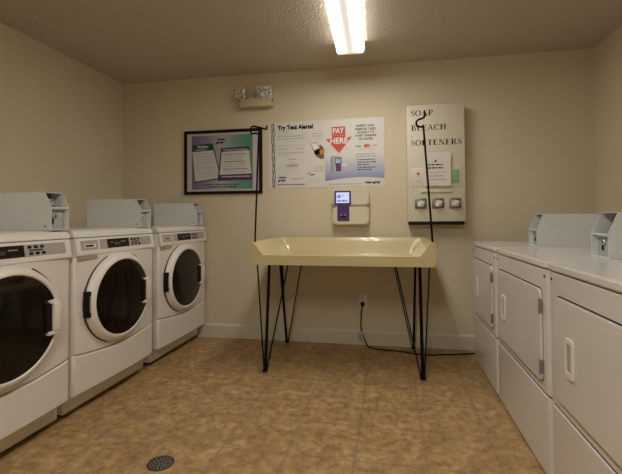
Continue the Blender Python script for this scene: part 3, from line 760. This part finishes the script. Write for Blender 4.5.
def dispenser():
    F = -.105
    t = thing('soap_dispenser', 'tall white vending cabinet lettered soap, bleach and softeners', 'dispenser', (.379, D, 1.058))
    PT = Print(t)
    w, h = .462, .985
    U = lambda x: -w / 2 + (x - 40) / 395 * w          # lettering crop
    V = lambda y: h - (y - 60) / (6.78 * 119.5) * h
    mb = MB().box(-w / 2, w / 2, F, 0, .012, h, BOXWHITE, .004); mb.build('cabinet', t)
    MB().box(-w / 2 + .006, w / 2 - .012, F - .004, -.01, -.014, .014, BLACK, .002).build('shadow_strip', t)  # black strip drawn for the shadow line beneath the cabinet
    m = MB(); y = F - .0008
    for wd, yb, xa, xb in (('SOAP', 137, 68, 222), ('BLEACH', 238, 72, 312), ('SOFTENERS', 342, 68, 414)):
        hh = 38 / (6.78 * 119.5) * h
        n = MB(); e = serif_word(n, wd, 0, 0, hh, INK, 0)
        m = MB(); serif_word(m, wd, U(xa), V(yb) + .005, hh, INK, y, xs=(U(xb) - U(xa)) / (e - .10 * hh)); m.build('lettering', t, smooth=0)
    MB().lathe([(.008, F - .004), (.008, F)], 1, (U(74), 0, V(273)), STEEL, 12).build('lock', t)
    # second crop, origin 400,145, scale 5.58
    U2 = lambda x: -w / 2 + (x / 5.58 + 400 - 406.6) / 58.3 * w
    V2 = lambda yy: h - (yy / 5.58 + 145 - 104) / 119.5 * h
    MB().box(U2(60), U2(345), F - .003, F, V2(235), V2(128), BOXWHITE, .001).build('display_window', t)
    for x, yy in ((66, 135), (66, 250), (340, 132), (338, 226)): MB().lathe([(.005, F - .006), (.005, F)], 1, (U2(x), 0, V2(yy)), STEEL, 10).build('screw', t)
    m = MB().box(U2(112), U2(292), F - .012, F, V2(266), V2(250), BOXWHITE, .002); m.build('coin_shelf', t)
    for cx in (112, 210, 304):
        c = (U2(cx), 0, V2(328)); r = .036
        k = MB().box(c[0] - .048, c[0] + .046, F - .012, F, c[2] - .042, c[2] + .042, DARKSTEEL, .004); k.build('coin_mechanism', t)
        kk = MB().lathe([(.026, F - .030), (.030, F - .026), (.030, F - .010)], 1, c, CHROME, 24)
        kk.prism([(c[0] - .034, c[2] - .020), (c[0] - .020, c[2] - .026), (c[0] + .036, c[2] + .012), (c[0] + .026, c[2] + .022)], 1, F - .050, F - .024, CHROME, .004)
        kk.box(c[0] - .026, c[0] + .022, F - .0145, F - .011, c[2] + .022, c[2] + .031, BLACK); kk.build('turn_knob', t)
    # what shows in the window, and the note taped over it
    X = .379
    tag(MB().box(U2(288), U2(328), F - .008, F - .0035, V2(215), V2(140), PACKG, .002).build('soap_packet', loc=(X, D, 1.058)), 'green packet in the vending cabinet window right of the paper note', 'soap packet')
    p = MB().prism([(U2(84), V2(205)), (U2(112), V2(200)), (U2(108), V2(150)), (U2(88), V2(152))], 1, F - .008, F - .0035, PACKW, .002)
    p.box(U2(92), U2(106), F - .0088, F - .0078, V2(168), V2(152), REDINK)
    tag(p.build('soap_packet', loc=(X, D, 1.058)), 'white and red packet in the vending cabinet window, left of the note', 'soap packet')
    tn = thing('paper_note', 'white paper note taped over the window of the vending cabinet', 'paper note', (X, D, 1.058))
    MB().box(U2(134), U2(282), F - .0205, F - .0192, V2(232), V2(42), PAPER).build('sheet', tn, smooth=0)
    PT = Print(tn); m = MB(); rnd = random.Random(11); yy = F - .0210
    quad(m, [(U2(a), V2(b)) for a, b in ((188, 98), (200, 82), (204, 92), (194, 100))], INK, yy)
    PT.words(U2(156), U2(236), V2(116), .010, INK, yy, rnd); PT.words(U2(154), U2(240), V2(134), .011, INK, yy, rnd)
    PT.words(U2(158), U2(250), V2(158), .005, GREYINK, yy, rnd); PT.words(U2(150), U2(244), V2(177), .006, REDINK, yy, rnd); PT.words(U2(150), U2(254), V2(198), .006, REDINK, yy, rnd)
    PT.words(U2(180), U2(215), V2(232), .005, GREYINK, yy, rnd); m.build('handwriting', tn, smooth=0)
dispenser()

def emergency_light():
    t = thing('emergency_light', 'beige emergency light with two square lamp heads high on wall', 'emergency light', (-1.197, D, 2.126))
    PT = Print(t)
    MB().box(-.138, .160, -.085, 0, 0, .074, EMBODY, .006).build('housing', t)
    for cx, cz, ry, k in ((-.142, .128, -.22, 1.0), (.088, .126, .10, 1.22)):
        n = MB().lathe([(.026 * k, 0), (.022 * k, .012), (.016 * k, .030), (.016 * k, .05)], 2, (cx + .014, -.05, .050), EMBODY, 20).build('swivel_neck', t)
        s = .056 * k; M = Matrix.Translation((cx, -.055, cz)) @ Matrix.Rotation(ry, 4, 'Z') @ Matrix.Rotation(.18, 4, 'X')
        sh = MB(); sh.prism(rrect(-s, s, -s * .86, s * .86, .010), 1, -.020, .030, CHROME, .004); sh.prism(rrect(-s * .6, s * .6, -s * .5, s * .5, .010), 1, .028, .055, EMBODY, .004)
        sh.v = [tuple(M @ Vector(v)) for v in sh.v]; hd = sh.build('lamp_head', t)
        ln = MB(); ln.prism(rrect(-s * .9, s * .9, -s * .76, s * .76, .008), 1, -.027, -.018, LAMPGLASS, .003); ln.lathe([(.02 * k, -.032), (.026 * k, -.026)], 1, (0, 0, 0), LAMPGLASS, 16)
        ln.v = [tuple(M @ Vector(v)) for v in ln.v]; ln.build('lens', hd)
    MB().box(.158, .164, -.06, -.045, .045, .065, BLACK, .001).build('test_button', t)
emergency_light()

def outlet_and_cord():
    t = thing('wall_outlet', 'white wall outlet plate under the folding table', 'outlet', (-.240, D, .377))
    PT = Print(t)
    MB().box(-.039, .039, -.006, 0, -.061, .061, WHITEPL, .003).build('cover_plate', t)
    for dz in (.024, -.024):
        r = MB().prism([(a, b + dz) for a, b in rrect(-.017, .017, -.018, .018, .010)], 1, -.0085, -.004, WHITEPL, .001)
        r.box(-.008, -.0055, -.0092, -.008, dz - .002, dz + .008, DARK_SEAM); r.box(.0055, .008, -.0092, -.008, dz - .002, dz + .008, DARK_SEAM)
        r.build('receptacle', t)
    c = thing('power_cord', 'black power cord running from outlet along the floor to the dryers', 'power cord', (-.240, D, 0))
    MB().prism([(-.016, .334), (.016, .334), (.016, .372), (-.016, .372)], 1, -.042, -.009, RUBBER, .006).build('plug', c)
    w = [(-.240, D - .036, .345), (-.243, D - .042, .325), (-.252, D - .040, .28), (-.252, D - .032, .235), (-.256, D - .026, .185), (-.252, D - .026, .135), (-.238, D - .034, .085), (-.222, D - .045, .055),
         (-.20, D - .07, .016), (-.165, D - .105, .006), (-.09, D - .135, .006), (.02, D - .150, .006), (.10, D - .165, .006), (.18, D - .195, .006), (.29, D - .21, .006), (.42, D - .180, .006), (.56, D - .145, .006), (.67, D - .11, .006), (.90, D - .085, .006)]
    MB().tube(catmull([(a + .240, b - D, z) for a, b, z in w], 6), .0055, RUBBER, 8).build('cable', c)
    m = MB(); rnd = random.Random(4)
    for k in range(5):
        cx, cz = (-.258 + .012 * (k % 2) + .240), .060 + .012 * k
        pts = [(cx + .022 * math.cos(a * PI / 6 + k) , -.040 + .012 * math.sin(a * PI / 3 + k), cz + .014 * math.sin(a * PI / 6 + k * 1.3)) for a in range(13)]
        m.tube(catmull(pts, 3), .0042, CLEAR, 6)
    m.build('cord_wrap', c)['label'] = 'clear plastic tie wrapped round the cord'
outlet_and_cord()

# ------------------------------------------------------------------ floor drain
def drain():
    t = thing('floor_drain', 'round dark metal floor drain in the brown vinyl floor', 'floor drain', (-1.028, 1.711, 0))
    MB().lathe([(.060, 0), (.060, .002), (.057, .0035), (.049, .0035), (.049, .001)], 2, (0, 0, 0), DRAIN, 48).build('rim', t)
    m = MB().lathe([(.0485, .0005), (.0485, .0025), (.001, .0025)], 2, (0, 0, 0), DRAINB, 40)
    for ring, n in ((.0, 1), (.015, 6), (.029, 11), (.041, 16)):
        for i in range(n):
            a = 2 * PI * i / n; m.lathe([(.0048, .0026), (.0048, .0030)], 2, (ring * math.cos(a), ring * math.sin(a), 0), BLACK, 10)
    m.build('grate', t)
drain()

# ------------------------------------------------------------------ added unseen fixture behind the camera, to light washers and dryers
light_fixture((-.30, -.25, H), 0, 'added fluorescent fixture for fill light, unseen behind the viewpoint', lens=LENS_FILL)

# ------------------------------------------------------------------ world, camera, colour
wd = bpy.data.worlds.new('world'); scene.world = wd; wd.use_nodes = True
wd.node_tree.nodes['Background'].inputs['Color'].default_value = (.05, .045, .04, 1)
wd.node_tree.nodes['Background'].inputs['Strength'].default_value = .1

f, yaw, pit, rol, cy = 409.788, .189631, .019930, -.0068346, 210.6577
c, s = math.cos(yaw), math.sin(yaw); r = Vector((c, s, 0)); fw = Vector((-s, c, 0)); up = Vector((0, 0, 1))
fw2 = fw * math.cos(pit) + up * math.sin(pit); up2 = up * math.cos(pit) - fw * math.sin(pit)
r3 = r * math.cos(rol) + up2 * math.sin(rol); u3 = up2 * math.cos(rol) - r * math.sin(rol)
cam = bpy.data.cameras.new('camera'); co = bpy.data.objects.new('camera', cam); COL.objects.link(co)
cam.sensor_fit = 'HORIZONTAL'; cam.sensor_width = 36; cam.lens = f / 622 * 36; cam.shift_y = -(237 - cy) / 622; cam.clip_start = .02
M = Matrix((( r3.x, u3.x, -fw2.x, 0), (r3.y, u3.y, -fw2.y, 0), (r3.z, u3.z, -fw2.z, 1.1), (0, 0, 0, 1)))
co.matrix_world = M
scene.camera = co
vs = scene.view_settings; vs.view_transform = 'Standard'; vs.look = 'None'; vs.gamma = 1; vs.use_curve_mapping = False; vs.exposure = 1.88
